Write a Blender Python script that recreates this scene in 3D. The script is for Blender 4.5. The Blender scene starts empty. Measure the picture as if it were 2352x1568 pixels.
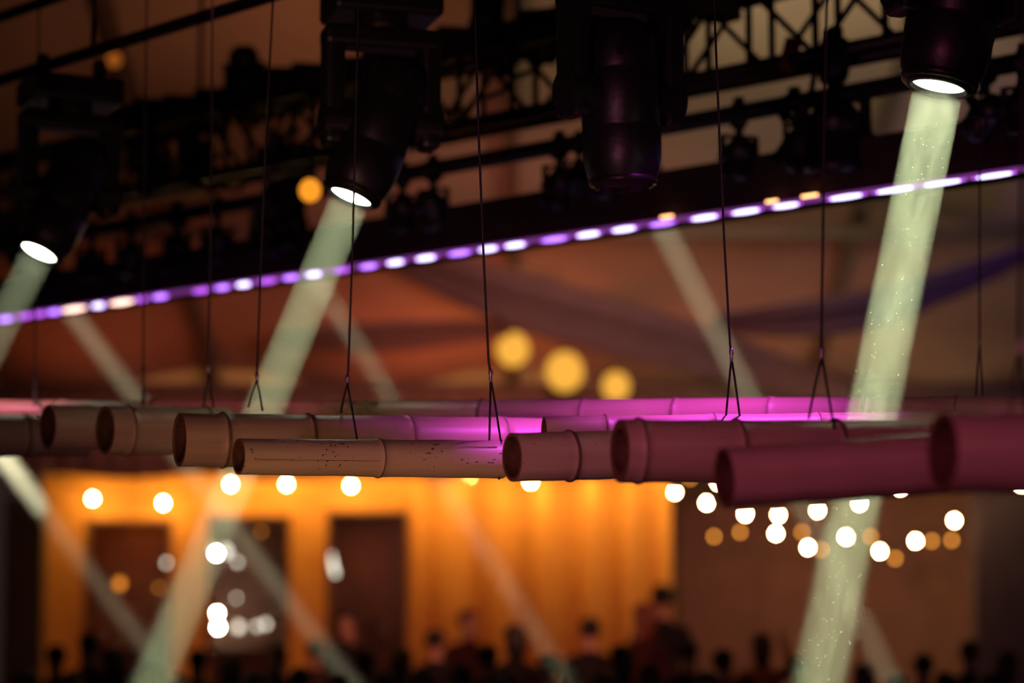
import bpy, bmesh, math, random
from mathutils import Vector, Matrix
random.seed(7)
S = bpy.context.scene
C = S.collection
# ------------------------------------------------------------------ camera
F = 2352 * 85.0 / 36.0            # focal length in pixels of the 2352-wide frame
TH = math.radians(7.35)           # camera pitched up
CH = 1.7                          # camera height
cam_d = bpy.data.cameras.new('camera'); cam = bpy.data.objects.new('camera', cam_d); C.objects.link(cam)
cam.location = (0, 0, CH); cam.rotation_euler = (math.pi / 2 + TH, 0, 0)
cam_d.lens = 85; cam_d.sensor_width = 36; cam_d.clip_start = 0.1; cam_d.clip_end = 200
cam_d.dof.use_dof = True; cam_d.dof.focus_distance = 7.45; cam_d.dof.aperture_fstop = 1.2
S.camera = cam
# ------------------------------------------------------------------ world, exposure
W = bpy.data.worlds.new('night'); S.world = W; W.use_nodes = True
W.node_tree.nodes['Background'].inputs[0].default_value = (0.62, 0.36, 0.33, 1)
W.node_tree.nodes['Background'].inputs[1].default_value = 0.035
S.view_settings.view_transform = 'Standard'; S.view_settings.look = 'None'
S.view_settings.exposure = 0.0; S.view_settings.gamma = 1.0; S.view_settings.use_curve_mapping = False
cy = S.cycles
cy.use_denoising = True
cy.use_adaptive_sampling = True; cy.adaptive_threshold = 0.07; cy.adaptive_min_samples = 20
cy.max_bounces = 4; cy.diffuse_bounces = 1; cy.glossy_bounces = 2; cy.transmission_bounces = 5; cy.transparent_max_bounces = 12
cy.volume_bounces = 0
cy.sample_clamp_indirect = 2.0
cy.caustics_reflective = False; cy.caustics_refractive = False

def P(px, py, d):
    """world point seen at pixel (px, py) at distance d along the optical axis"""
    x = (px - 1176) / F * d; y = (784 - py) / F * d
    return Vector((x, d * math.cos(TH) - y * math.sin(TH), CH + d * math.sin(TH) + y * math.cos(TH)))

def lamp(kind, name, loc, color, energy, aim=None, size=0.1, angle=60, blend=0.5, spread=None):
    l = bpy.data.lights.new(name, kind); l.color = color; l.energy = energy
    o = bpy.data.objects.new(name, l); C.objects.link(o); o.location = loc
    if kind == 'AREA':
        l.shape = 'DISK'; l.size = size
        if spread: l.spread = math.radians(spread)
    else:
        l.shadow_soft_size = size
    if kind == 'SPOT':
        l.spot_size = math.radians(angle); l.spot_blend = blend
    if aim is not None:
        o.rotation_euler = (Vector(aim) - Vector(loc)).to_track_quat('-Z', 'Y').to_euler()
    return o

# stage wash lamps of the tent (all hang outside the frame or up in the rig)
# magenta and pink washes hang right above the poles, between the two rows
lamp('SPOT', 'wash_magenta', (1.15, 7.2, CH + 2.5), (0.82, 0.07, 1.0), 680, P(1620, 935, 7.9), 0.06, 46, 0.9)
lamp('SPOT', 'wash_magenta_left', (-0.3, 7.6, CH + 2.45), (0.85, 0.09, 1.0), 26, P(1150, 945, 8.3), 0.06, 45, 0.9)
lamp('SPOT', 'wash_pink', (-3.0, 10.0, CH + 2.2), (1.0, 0.24, 0.42), 100, P(30, 930, 10.5), 0.06, 34, 0.9)
lamp('SPOT', 'wash_pink_mid', (-1.1, 8.9, CH + 2.72), (1.0, 0.18, 0.30), 35, P(480, 930, 9.7), 0.06, 40, 0.9)
# house lights behind the camera
lamp('SPOT', 'wash_front_magenta', (-1.2, 0.3, 2.7), (1.0, 0.18, 0.42), 290, P(1850, 1050, 6.3), 0.25, 32, 0.9)
lamp('SPOT', 'wash_front_pink', (-2.6, -0.5, 1.3), (1.0, 0.36, 0.48), 340, P(720, 1030, 7.6), 0.25, 28, 0.9)
lamp('SPOT', 'wash_front_amber', (-0.75, 4.6, 0.6), (1.0, 0.50, 0.11), 70, P(700, 1060, 7.6), 0.1, 36, 0.9)
# warm uplights standing along the far side, on the tent roof
for ux, e in ((-5.2, 27), (-0.6, 85), (3.2, 22)):
    lamp('SPOT', 'roof_uplight', (ux, 30.2, 3.9), (1.0, 0.17, 0.05), e, (ux * 0.9, 30.6, 9), 0.2, 150, 0.8)
lamp('SPOT', 'roof_uplight_violet', (6.4, 22.0, 3.6), (0.6, 0.2, 1.0), 60, (6.5, 29.0, 7.0), 0.2, 120, 0.9)
lamp('SPOT', 'roof_uplight_dim', (-2.0, 22.0, 5.6), (1.0, 0.36, 0.15), 60, (-2.5, 24.5, 10.0), 0.2, 150, 0.9)
lamp('SPOT', 'roof_spill_fill', (3.0, 19.3, 6.2), (1.0, 0.8, 0.42), 460, (2.8, 24.3, 7.85), 0.2, 76, 0.9)  # unseen fill added for moving head spill on the upper right roof
# unseen warm fill added to lift the crowd and the far walls
lamp('SPOT', 'crowd_fill', (0.5, 16.4, 4.4), (1.0, 0.30, 0.20), 2000, (-0.2, 32.0, 3.0), 0.4, 56, 0.9)

# ------------------------------------------------------------------ materials
M = {}
def mat(name, color, rough=0.6, metal=0.0, noise=None, bump=0.0, scale=8.0, spec=0.5):
    m = bpy.data.materials.new(name); m.use_nodes = True
    nt = m.node_tree; b = nt.nodes['Principled BSDF']
    b.inputs['Base Color'].default_value = (*color, 1); b.inputs['Roughness'].default_value = rough
    b.inputs['Metallic'].default_value = metal; b.inputs['Specular IOR Level'].default_value = spec
    if noise or bump:
        tc = nt.nodes.new('ShaderNodeTexCoord'); n = nt.nodes.new('ShaderNodeTexNoise')
        n.inputs['Scale'].default_value = scale; n.inputs['Detail'].default_value = 2
        nt.links.new(tc.outputs['Object'], n.inputs['Vector'])
        if noise:
            r = nt.nodes.new('ShaderNodeValToRGB')
            r.color_ramp.elements[0].position = 0.32; r.color_ramp.elements[1].position = 0.68
            r.color_ramp.elements[0].color = (*noise, 1); r.color_ramp.elements[1].color = (*color, 1)
            nt.links.new(n.outputs['Fac'], r.inputs['Fac']); nt.links.new(r.outputs['Color'], b.inputs['Base Color'])
        if bump:
            bp = nt.nodes.new('ShaderNodeBump'); bp.inputs['Strength'].default_value = bump; bp.inputs['Distance'].default_value = 0.02
            nt.links.new(n.outputs['Fac'], bp.inputs['Height']); nt.links.new(bp.outputs['Normal'], b.inputs['Normal'])
    M[name] = m
    return m
def emit(name, color, strength, sampling='AUTO'):
    m = bpy.data.materials.new(name); m.use_nodes = True
    nt = m.node_tree; nt.nodes.clear()
    e = nt.nodes.new('ShaderNodeEmission'); o = nt.nodes.new('ShaderNodeOutputMaterial')
    e.inputs[0].default_value = (*color, 1); e.inputs[1].default_value = strength
    nt.links.new(e.outputs[0], o.inputs[0]); m.cycles.emission_sampling = sampling
    M[name] = m
    return m

mat('black_metal', (0.012, 0.011, 0.012), 0.45, 0.0, noise=(0.008, 0.008, 0.009), scale=20)
mat('black_plastic', (0.014, 0.012, 0.014), 0.4, 0.0, noise=(0.009, 0.008, 0.009), bump=0.05, scale=60)
mat('dark_steel', (0.03, 0.026, 0.024), 0.4, 0.6, noise=(0.02, 0.017, 0.016), scale=15)
mat('black_cloth', (0.045, 0.030, 0.028), 0.95, noise=(0.035, 0.023, 0.021), bump=0.2, scale=30, spec=0.1)
mat('cable_rubber', (0.012, 0.011, 0.011), 0.6, noise=(0.008, 0.008, 0.008), scale=40)
mat('red_sleeve', (0.25, 0.02, 0.02), 0.6, noise=(0.16, 0.015, 0.015), scale=30)
mat('wire_steel', (0.018, 0.014, 0.016), 0.6, 0.0, noise=(0.012, 0.01, 0.011), scale=60)
mat('ferrule', (0.45, 0.40, 0.46), 0.35, 0.7, noise=(0.3, 0.27, 0.32), scale=80)
mat('tent_canvas', (0.52, 0.40, 0.35), 0.8, noise=(0.45, 0.34, 0.30), bump=0.25, scale=0.8, spec=0.2)
mat('drape_dark', (0.31, 0.24, 0.29), 0.95, noise=(0.27, 0.21, 0.25), bump=0.2, scale=3, spec=0.1)
mat('valance', (0.42, 0.29, 0.28), 0.9, noise=(0.35, 0.24, 0.23), bump=0.2, scale=4, spec=0.1)
mat('aluminium', (0.16, 0.13, 0.12), 0.5, 0.3, noise=(0.12, 0.1, 0.09), scale=6)
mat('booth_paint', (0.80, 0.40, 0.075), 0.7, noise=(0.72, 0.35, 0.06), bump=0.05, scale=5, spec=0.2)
mat('curtain', (0.80, 0.40, 0.085), 0.85, noise=(0.72, 0.35, 0.07), bump=0.1, scale=12, spec=0.15)
mat('frame_wood', (0.20, 0.09, 0.04), 0.6, noise=(0.14, 0.06, 0.03), scale=14)
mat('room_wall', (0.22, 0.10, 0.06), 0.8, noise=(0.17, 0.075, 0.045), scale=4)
mat('dark_wall', (0.38, 0.22, 0.16), 0.75, noise=(0.31, 0.18, 0.13), bump=0.1, scale=3)
mat('side_wall', (0.10, 0.07, 0.08), 0.85, noise=(0.08, 0.055, 0.06), scale=2)
mat('ground', (0.035, 0.028, 0.022), 0.9, noise=(0.02, 0.017, 0.014), bump=0.4, scale=6)
mat('pillar', (0.055, 0.05, 0.035), 0.8, noise=(0.04, 0.036, 0.026), scale=3)
mat('skin', (0.42, 0.24, 0.16), 0.6, noise=(0.37, 0.20, 0.13), scale=20)
mat('lens_glass_dark', (0.02, 0.025, 0.03), 0.08, noise=(0.015, 0.02, 0.025), scale=5)
mat('socket', (0.02, 0.018, 0.016), 0.6, noise=(0.014, 0.012, 0.012), scale=30)
mat('dust', (0.9, 0.92, 0.8), 0.8, noise=(0.8, 0.82, 0.7), scale=50)
emit('lens_light', (0.93, 1.0, 0.74), 14.0, 'NONE')
emit('bulb_light', (1.0, 0.52, 0.15), 620.0)
emit('bulb_light_side', (1.0, 0.62, 0.28), 190.0)
emit('bulb_light_bar', (0.93, 1.0, 0.95), 200.0, 'NONE')
emit('bulb_light_bar_dim', (0.93, 1.0, 0.9), 4.0, 'NONE')
emit('bulb_light_amber', (1.0, 0.36, 0.04), 2.6, 'NONE')
emit('globe_light', (1.0, 0.47, 0.06), 1.0)
emit('globe_dim', (1.0, 0.33, 0.02), 1.1, 'NONE')
emit('globe_faint', (1.0, 0.25, 0.03), 0.35, 'NONE')
emit('led_white', (0.64, 0.54, 1.0), 4.2)
emit('led_violet', (0.42, 0.16, 1.0), 3.2)
emit('led_purple', (0.50, 0.10, 0.85), 1.9)
emit('led_peach', (1.0, 0.62, 0.50), 3.4)
emit('led_orange', (1.0, 0.45, 0.16), 4.0)
emit('led_diffuser', (0.40, 0.08, 0.48), 0.45, 'NONE')

def glass_mat():
    m = bpy.data.materials.new('window_glass'); m.use_nodes = True
    nt = m.node_tree; nt.nodes.clear()
    t = nt.nodes.new('ShaderNodeBsdfTransparent'); g = nt.nodes.new('ShaderNodeBsdfGlossy'); g.inputs['Roughness'].default_value = 0.15
    t.inputs[0].default_value = (0.85, 0.8, 0.75, 1)
    fr = nt.nodes.new('ShaderNodeFresnel'); mx = nt.nodes.new('ShaderNodeMixShader'); o = nt.nodes.new('ShaderNodeOutputMaterial')
    nt.links.new(fr.outputs[0], mx.inputs[0]); nt.links.new(t.outputs[0], mx.inputs[1]); nt.links.new(g.outputs[0], mx.inputs[2])
    nt.links.new(mx.outputs[0], o.inputs[0]); M['window_glass'] = m
glass_mat()

def bamboo(name, base, dark, speck=0.62):
    """bamboo skin: lengthwise grain + small dark specks; object X runs along the culm"""
    m = bpy.data.materials.new(name); m.use_nodes = True
    nt = m.node_tree; b = nt.nodes['Principled BSDF']; b.inputs['Roughness'].default_value = 0.42
    N = nt.nodes.new; L = nt.links.new
    tc = N('ShaderNodeTexCoord'); mp = N('ShaderNodeMapping'); mp.inputs['Scale'].default_value = (2.0, 40, 40)
    n1 = N('ShaderNodeTexNoise'); n1.inputs['Scale'].default_value = 1.0; n1.inputs['Detail'].default_value = 5
    L(tc.outputs['Object'], mp.inputs[0]); L(mp.outputs[0], n1.inputs['Vector'])
    r = N('ShaderNodeValToRGB'); r.color_ramp.elements[0].position = 0.3; r.color_ramp.elements[1].position = 0.7
    r.color_ramp.elements[0].color = (*dark, 1); r.color_ramp.elements[1].color = (*base, 1)
    L(n1.outputs['Fac'], r.inputs['Fac'])
    mp2 = N('ShaderNodeMapping'); mp2.inputs['Scale'].default_value = (70, 110, 110)
    n2 = N('ShaderNodeTexNoise'); n2.inputs['Scale'].default_value = 1.0; n2.inputs['Detail'].default_value = 2
    n3 = N('ShaderNodeTexNoise'); n3.inputs['Scale'].default_value = 5.0
    L(tc.outputs['Object'], mp2.inputs[0]); L(mp2.outputs[0], n2.inputs['Vector']); L(tc.outputs['Object'], n3.inputs['Vector'])
    ad = N('ShaderNodeMath'); ad.operation = 'MULTIPLY_ADD'; ad.inputs[1].default_value = 0.35
    L(n3.outputs['Fac'], ad.inputs[0]); L(n2.outputs['Fac'], ad.inputs[2])
    r2 = N('ShaderNodeValToRGB'); r2.color_ramp.elements[0].position = speck + 0.21; r2.color_ramp.elements[1].position = speck + 0.26
    L(ad.outputs[0], r2.inputs['Fac'])
    mx = N('ShaderNodeMix'); mx.data_type = 'RGBA'
    L(r2.outputs['Color'], mx.inputs['Factor']); L(r.outputs['Color'], mx.inputs[6]); mx.inputs[7].default_value = (0.05, 0.03, 0.02, 1)
    L(mx.outputs[2], b.inputs['Base Color'])
    bp = N('ShaderNodeBump'); bp.inputs['Strength'].default_value = 0.12; bp.inputs['Distance'].default_value = 0.004
    L(n1.outputs['Fac'], bp.inputs['Height']); L(bp.outputs['Normal'], b.inputs['Normal'])
    M[name] = m
bamboo('bamboo_pale', (0.62, 0.50, 0.34), (0.52, 0.40, 0.26), 0.665)
bamboo('bamboo_tan', (0.54, 0.40, 0.28), (0.44, 0.31, 0.21), 0.78)
bamboo('bamboo_fair', (0.60, 0.46, 0.32), (0.50, 0.37, 0.25), 0.72)
mat('bamboo_node', (0.20, 0.125, 0.075), 0.6, noise=(0.13, 0.08, 0.05), scale=60)
mat('bamboo_inner', (0.10, 0.05, 0.025), 0.85, noise=(0.065, 0.032, 0.016), bump=0.3, scale=50, spec=0.2)
mat('bamboo_cut', (0.22, 0.115, 0.05), 0.8, noise=(0.15, 0.08, 0.035), bump=0.2, scale=90, spec=0.2)
mat('crack_dark', (0.06, 0.035, 0.03), 0.9, noise=(0.04, 0.025, 0.02), scale=80)

# ------------------------------------------------------------------ mesh helpers
def mesh(name, bm, m, parent=None, smooth=False):
    me = bpy.data.meshes.new(name); bm.normal_update(); bm.to_mesh(me); bm.free()
    for x in (m if isinstance(m, (list, tuple)) else [m]): me.materials.append(M[x])
    if smooth:
        for p in me.polygons: p.use_smooth = True
    return link(name, me, parent)
def link(name, me, parent=None):
    o = bpy.data.objects.new(name, me); C.objects.link(o)
    if parent is not None: o.parent = parent
    return o
def tag(o, label=None, cat=None, group=None, kind=None):
    if label: o['label'] = label
    if cat: o['category'] = cat
    if group: o['group'] = group
    if kind: o['kind'] = kind
    return o
def empty(name, loc=(0, 0, 0), rot=None):
    o = bpy.data.objects.new(name, None); C.objects.link(o); o.location = loc
    if rot is not None: o.rotation_euler = rot
    o.empty_display_size = 0.05
    return o
def frame_of(ax):
    ax = Vector(ax).normalized()
    up = Vector((0, 0, 1)) if abs(ax.z) < 0.95 else Vector((0, 1, 0))
    u = ax.cross(up).normalized(); v = u.cross(ax).normalized()
    return ax, u, v
def tube(bm, a, b, r, r2=None, n=10, caps=True):
    a = Vector(a); b = Vector(b); ax, u, v = frame_of(b - a); r2 = r if r2 is None else r2
    A = [bm.verts.new(a + (u * math.cos(t) + v * math.sin(t)) * r) for t in [2 * math.pi * k / n for k in range(n)]]
    B = [bm.verts.new(b + (u * math.cos(t) + v * math.sin(t)) * r2) for t in [2 * math.pi * k / n for k in range(n)]]
    for k in range(n): bm.faces.new((A[k], A[(k + 1) % n], B[(k + 1) % n], B[k]))
    if caps: bm.faces.new(A[::-1]); bm.faces.new(B)
def path_tube(bm, pts, r, n=6):
    pts = [Vector(p) for p in pts]; rings = []
    for i, p in enumerate(pts):
        d = (pts[min(i + 1, len(pts) - 1)] - pts[max(i - 1, 0)])
        ax, u, v = frame_of(d)
        rings.append([bm.verts.new(p + (u * math.cos(2 * math.pi * k / n) + v * math.sin(2 * math.pi * k / n)) * r) for k in range(n)])
    for A, B in zip(rings, rings[1:]):
        for k in range(n): bm.faces.new((A[k], A[(k + 1) % n], B[(k + 1) % n], B[k]))
    bm.faces.new(rings[0][::-1]); bm.faces.new(rings[-1])
def lathe(bm, prof, n=32, axis='Z', mi=None, close=False):
    """prof: list of (r, h); spun about the axis"""
    rings = []
    for r, h in prof:
        if r < 1e-5:
            rings.append([bm.verts.new({'Z': (0, 0, h), 'X': (h, 0, 0)}[axis])])
        else:
            ring = []
            for k in range(n):
                c, s = r * math.cos(2 * math.pi * k / n), r * math.sin(2 * math.pi * k / n)
                ring.append(bm.verts.new((c, s, h) if axis == 'Z' else (h, c, s)))
            rings.append(ring)
    for i, (A, B) in enumerate(zip(rings, rings[1:])):
        for k in range(n):
            q = []
            for v in ((A[k % len(A)]), (A[(k + 1) % len(A)]), (B[(k + 1) % len(B)]), (B[k % len(B)])):
                if v not in q: q.append(v)
            if len(q) > 2:
                f = bm.faces.new(q)
                if mi: f.material_index = mi[i]
def box(bm, lo, hi, bevel=0.0):
    lo = Vector(lo); hi = Vector(hi)
    r = bmesh.ops.create_cube(bm, size=1.0)
    for v in r['verts']:
        v.co = Vector(((lo.x + hi.x) / 2 + v.co.x * (hi.x - lo.x), (lo.y + hi.y) / 2 + v.co.y * (hi.y - lo.y), (lo.z + hi.z) / 2 + v.co.z * (hi.z - lo.z)))
    if bevel:
        es = list({e for v in r['verts'] for e in v.link_edges})
        bmesh.ops.bevel(bm, geom=es, offset=bevel, segments=2, affect='EDGES', profile=0.5)
def bar(bm, a, b, w, h):
    """rectangular bar from a to b"""
    a = Vector(a); b = Vector(b); ax, u, v = frame_of(b - a)
    vs = [[bm.verts.new(p + u * (sx * w / 2) + v * (sz * h / 2)) for sx, sz in ((-1, -1), (1, -1), (1, 1), (-1, 1))] for p in (a, b)]
    A, B = vs
    for k in range(4): bm.faces.new((A[k], A[(k + 1) % 4], B[(k + 1) % 4], B[k]))
    bm.faces.new(A[::-1]); bm.faces.new(B)
def sphere_bm(r, n=12, m=8):
    bm = bmesh.new(); bmesh.ops.create_uvsphere(bm, u_segments=n, v_segments=m, radius=r); return bm
NB = bmesh.new

# ------------------------------------------------------------------ the setting
bm = NB(); g = 40
vs = [[bm.verts.new((-16 + 32 * i / g, -6 + 46 * j / g, 0.02 * math.sin(i * 1.7) * math.sin(j * 1.3))) for j in range(g + 1)] for i in range(g + 1)]
for i in range(g):
    for j in range(g): bm.faces.new((vs[i][j], vs[i + 1][j], vs[i + 1][j + 1], vs[i][j + 1]))
tag(mesh('floor', bm, 'ground', smooth=True), 'dark trampled ground inside the tent', 'floor', kind='structure')

# roof: two slopes of canvas; eave at the far side, ridge above the rig, billows between the rafters
EY, EZ = 35.4, CH + 2.75
RY, RZ = 14.0, EZ + 0.30 * (EY - 14.0)
def roof_z(y):
    return EZ + 0.30 * (EY - y) if y > RY else RZ - 0.30 * (RY - y)
def roof_pt(x, y):
    bay = ((x + 16) / 4.0) % 1.0
    return Vector((x, y, roof_z(y) - 0.22 * math.sin(math.pi * bay) ** 2 - 0.06 * math.sin(y * 1.9 + 0.6 * math.sin(x)) ))
bm = NB(); nx, ny = 96, 80
vs = [[bm.verts.new(roof_pt(-16 + 32 * i / nx, -6 + (EY + 6) * j / ny)) for j in range(ny + 1)] for i in range(nx + 1)]
for i in range(nx):
    for j in range(ny): bm.faces.new((vs[i][j], vs[i][j + 1], vs[i + 1][j + 1], vs[i + 1][j]))
roof = tag(mesh('ceiling', bm, 'tent_canvas', smooth=True), 'pale canvas tent roof sloping down to the far eave', 'ceiling', kind='structure')
for i, x in enumerate((-8, -4, 0, 4, 8)):
    bm = NB()
    for y0, y1 in ((RY, EY),):
        bar(bm, (x, y0, roof_z(y0) - 0.10), (x, y1, roof_z(y1) - 0.10), 0.14, 0.20)
    mesh('rafter', bm, 'aluminium', roof)
for y in (32.0, 27.5):
    bm = NB(); bar(bm, (-16, y, roof_z(y) - 0.32), (16, y, roof_z(y) - 0.32), 0.12, 0.12); mesh('purlin', bm, 'aluminium', roof)
for nm, x in (('wall_left', -16.0), ('wall_right', 16.0)):
    bm = NB(); box(bm, (x - 0.05, -6, 0), (x + 0.05, EY, 5.5)); tag(mesh(nm, bm, 'side_wall'), 'dark side wall of the tent', 'wall', kind='structure')

# dark swags of lining cloth hanging under the roof
def swag(pts, w, label):
    bm = NB(); rows = []
    n = 24
    def cr(t):
        k = min(int(t * (len(pts) - 1)), len(pts) - 2); u = t * (len(pts) - 1) - k
        p0, p1, p2, p3 = (Vector(pts[max(k - 1, 0)]), Vector(pts[k]), Vector(pts[k + 1]), Vector(pts[min(k + 2, len(pts) - 1)]))
        return 0.5 * ((2 * p1) + (p2 - p0) * u + (2 * p0 - 5 * p1 + 4 * p2 - p3) * u * u + (3 * p1 - p0 - 3 * p2 + p3) * u ** 3)
    for i in range(n + 1):
        t = i / n; c = cr(t)
        row = []
        for j in range(9):
            a = j / 8 - 0.5
            row.append(bm.verts.new(c + Vector((0, a * 0.6, -a * w * (0.25 + 0.95 * math.sin(math.pi * t)) + 0.05 * math.cos(a * 30)))))
        rows.append(row)
    for A, B in zip(rows, rows[1:]):
        for k in range(8): bm.faces.new((A[k], A[k + 1], B[k + 1], B[k]))
    o = mesh('lining_swag', bm, 'drape_dark', smooth=True)
    md = o.modifiers.new('thick', 'SOLIDIFY'); md.thickness = 0.02
    tag(o, label, 'drape', 'dark swags under the tent roof')
swag([P(860, 570, 27.5), P(1010, 622, 27.5), P(1210, 690, 27.5), P(1450, 755, 28), P(1740, 835, 29), P(1960, 905, 29.5)], 0.5, 'long dark cloth swag drooping rightwards above the three amber globes')
swag([P(1640, 735, 26), P(1800, 728, 26), P(1990, 705, 26), P(2200, 640, 26), P(2400, 560, 26)], 0.30, 'dark cloth swag across the violet roof beside the big beam')
swag([P(640, 775, 29), P(800, 772, 29), P(980, 765, 29), P(1170, 752, 29)], 0.22, 'narrow dark cloth swag left of the three amber globes')

# booth front with three windows, dark walls beside it
D0 = 33.4
def xz(px, py, d=D0):
    p = P(px, py, d); return p.x, p.z
WY = P(800, 1250, D0).y
def zpx(py): return CH + (WY * math.tan(math.atan2(784 - py, F) + TH))
def xpx(px): return (px - 1176) / F * (WY * math.cos(TH) + 2.0 * math.sin(TH))
wins = [(198, 398, 1192), (478, 668, 1183), (752, 938, 1172)]
SILL = 1.05
bm = NB()
x_left, x_right = xpx(95), xpx(952)
ztop = zpx(1040)
edges = [x_left] + [v for a, b, _ in wins for v in (xpx(a), xpx(b))] + [x_right]
for k in range(0, len(edges), 2): box(bm, (edges[k], WY, 0), (edges[k + 1], WY + 0.12, ztop))
for a, b, t in wins:
    box(bm, (xpx(a), WY, zpx(t)), (xpx(b), WY + 0.12, ztop)); box(bm, (xpx(a), WY, 0), (xpx(b), WY + 0.12, SILL))
tag(mesh('wall_back', bm, 'booth_paint'), 'ochre painted booth front with three window openings under bulbs', 'wall', kind='structure')
for i, (a, b, t) in enumerate(wins):
    x0, x1, z1 = xpx(a), xpx(b), zpx(t)
    bm = NB(); w = 0.05
    box(bm, (x0, WY - 0.03, SILL), (x0 + w, WY + 0.08, z1)); box(bm, (x1 - w, WY - 0.03, SILL), (x1, WY + 0.08, z1))
    box(bm, (x0, WY - 0.03, z1 - w), (x1, WY + 0.08, z1)); box(bm, (x0, WY - 0.05, SILL), (x1, WY + 0.08, SILL + w))
    wo = tag(mesh('window_%d' % (i + 1), bm, 'frame_wood'), ['left window of the booth with an amber lamp inside', 'middle window of the booth full of white lamps', 'right window of the booth beside the pleated curtain'][i], 'window', kind='structure')
    bm = NB(); box(bm, (x0 + w, WY + 0.02, SILL + w), (x1 - w, WY + 0.026, z1 - w)); mesh('pane', bm, 'window_glass', wo)
    bm = NB(); box(bm, (x0 - 0.04, WY - 0.12, SILL - 0.04), (x1 + 0.04, WY, SILL)); mesh('sill', bm, 'frame_wood', wo)
# room behind the windows
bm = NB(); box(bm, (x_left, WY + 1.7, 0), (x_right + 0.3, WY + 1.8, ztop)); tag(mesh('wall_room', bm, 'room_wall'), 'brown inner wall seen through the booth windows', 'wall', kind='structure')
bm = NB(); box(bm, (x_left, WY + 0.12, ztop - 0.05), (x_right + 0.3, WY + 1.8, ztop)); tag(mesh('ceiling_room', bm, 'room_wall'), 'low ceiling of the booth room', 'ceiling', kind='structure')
lamp('POINT', 'room_light', (xpx(300), WY + 0.9, zpx(1225)), (1.0, 0.30, 0.05), 14.0, size=0.1)
lamp('POINT', 'room_light', (xpx(830), WY + 1.2, zpx(1280)), (1.0, 0.38, 0.13), 3.0, size=0.1)
# a bar shelf across the room with bottles
bm = NB(); box(bm, (x_left + 0.2, WY + 1.35, 1.75), (x_right, WY + 1.69, 1.79)); tag(mesh('bar_shelf', bm, 'frame_wood'), 'brown wooden shelf on the wall inside the booth', 'shelf')

# right hand dark wall, turned a little
A = P(1535, 1300, 36.3); B = P(2430, 1300, 33.6)
wd = Vector((B.x - A.x, B.y - A.y, 0)); wl = wd.length; wa = math.atan2(wd.y, wd.x)
bm = NB(); box(bm, (0, 0.02, 0), (wl + 6, 0.15, 4.7))
wr = tag(mesh('wall_side', bm, 'dark_wall'), 'dark brown wall right of the pleated curtain', 'wall', kind='structure')
wr.location = (A.x, A.y, 0); wr.rotation_euler = (0, 0, wa)
# dark posts at both sides
for pxa, pxb, d, nm, lab in ((8, 98, 32.6, 'trim_1', 'dark greenish post at the left end of the booth'), (2238, 2420, 31.0, 'trim_2', 'dark plum post at the far right of the wall')):
    a = P(pxa, 1300, d); b = P(pxb, 1300, d)
    bm = NB(); box(bm, (a.x, a.y, 0), (b.x, a.y + 0.25, zpx(1150) if nm == 'trim_1' else 4.3), 0.01)
    tag(mesh(nm, bm, 'pillar' if nm == 'trim_1' else 'side_wall'), lab, 'post', kind='structure')

# valance: pleated cloth along the eave, a run of panels
vy = P(800, 1075, 32.3).y
v0 = -8.2
for k in range(8):
    xa, xb = v0 + k * 2.05, v0 + (k + 1) * 2.05
    bm = NB(); n = 30; R1, R2, R3 = [], [], []
    for i in range(n + 1):
        x = xa + (xb - xa) * i / n; dy = 0.05 * math.sin(i * 1.3)
        zt, zb = CH + 3.6, CH + (2.34 if x < 2.2 else 2.32) + 0.03 * math.cos(math.pi * 2 * i / n)
        R1.append(bm.verts.new((x, vy + 0.4 * dy, zt))); R2.append(bm.verts.new((x, vy + dy, zb)))
    for i in range(n): bm.faces.new((R1[i], R1[i + 1], R2[i + 1], R2[i]))
    o = mesh('trim_%d' % (k + 3), bm, 'valance', smooth=True); o.modifiers.new('thick', 'SOLIDIFY').thickness = 0.02
    tag(o, 'taupe cloth valance hanging along the far eave', 'valance', kind='structure')

# pleated curtain panels right of the windows
cx = [952, 1060, 1165, 1270, 1375, 1460, 1540]
labs = ['next to the right window', 'second from the right window', 'third from the right window', 'fourth from the right window', 'second from the dark wall', 'ending at the dark wall']
for k in range(6):
    xa, xb = xpx(cx[k]), xpx(cx[k + 1]); n = 28
    bm = NB(); T, Bt = [], []
    for i in range(n + 1):
        u = i / n; x = xa + (xb - xa) * u
        dy = 0.12 * math.sin(2 * math.pi * u - 0.6) + 0.010 * math.sin(2 * math.pi * 3 * u + k)
        T.append(bm.verts.new((x, WY - 0.05 + dy * 0.8, ztop))); Bt.append(bm.verts.new((x, WY - 0.05 + dy * 1.2, 0.06)))
    for i in range(n): bm.faces.new((T[i], T[i + 1], Bt[i + 1], Bt[i]))
    o = mesh('curtain_panel', bm, 'curtain', smooth=True); o.modifiers.new('thick', 'SOLIDIFY').thickness = 0.015
    tag(o, 'ochre pleated curtain panel ' + labs[k], 'curtain', 'pleated curtain panels beside the windows')

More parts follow.
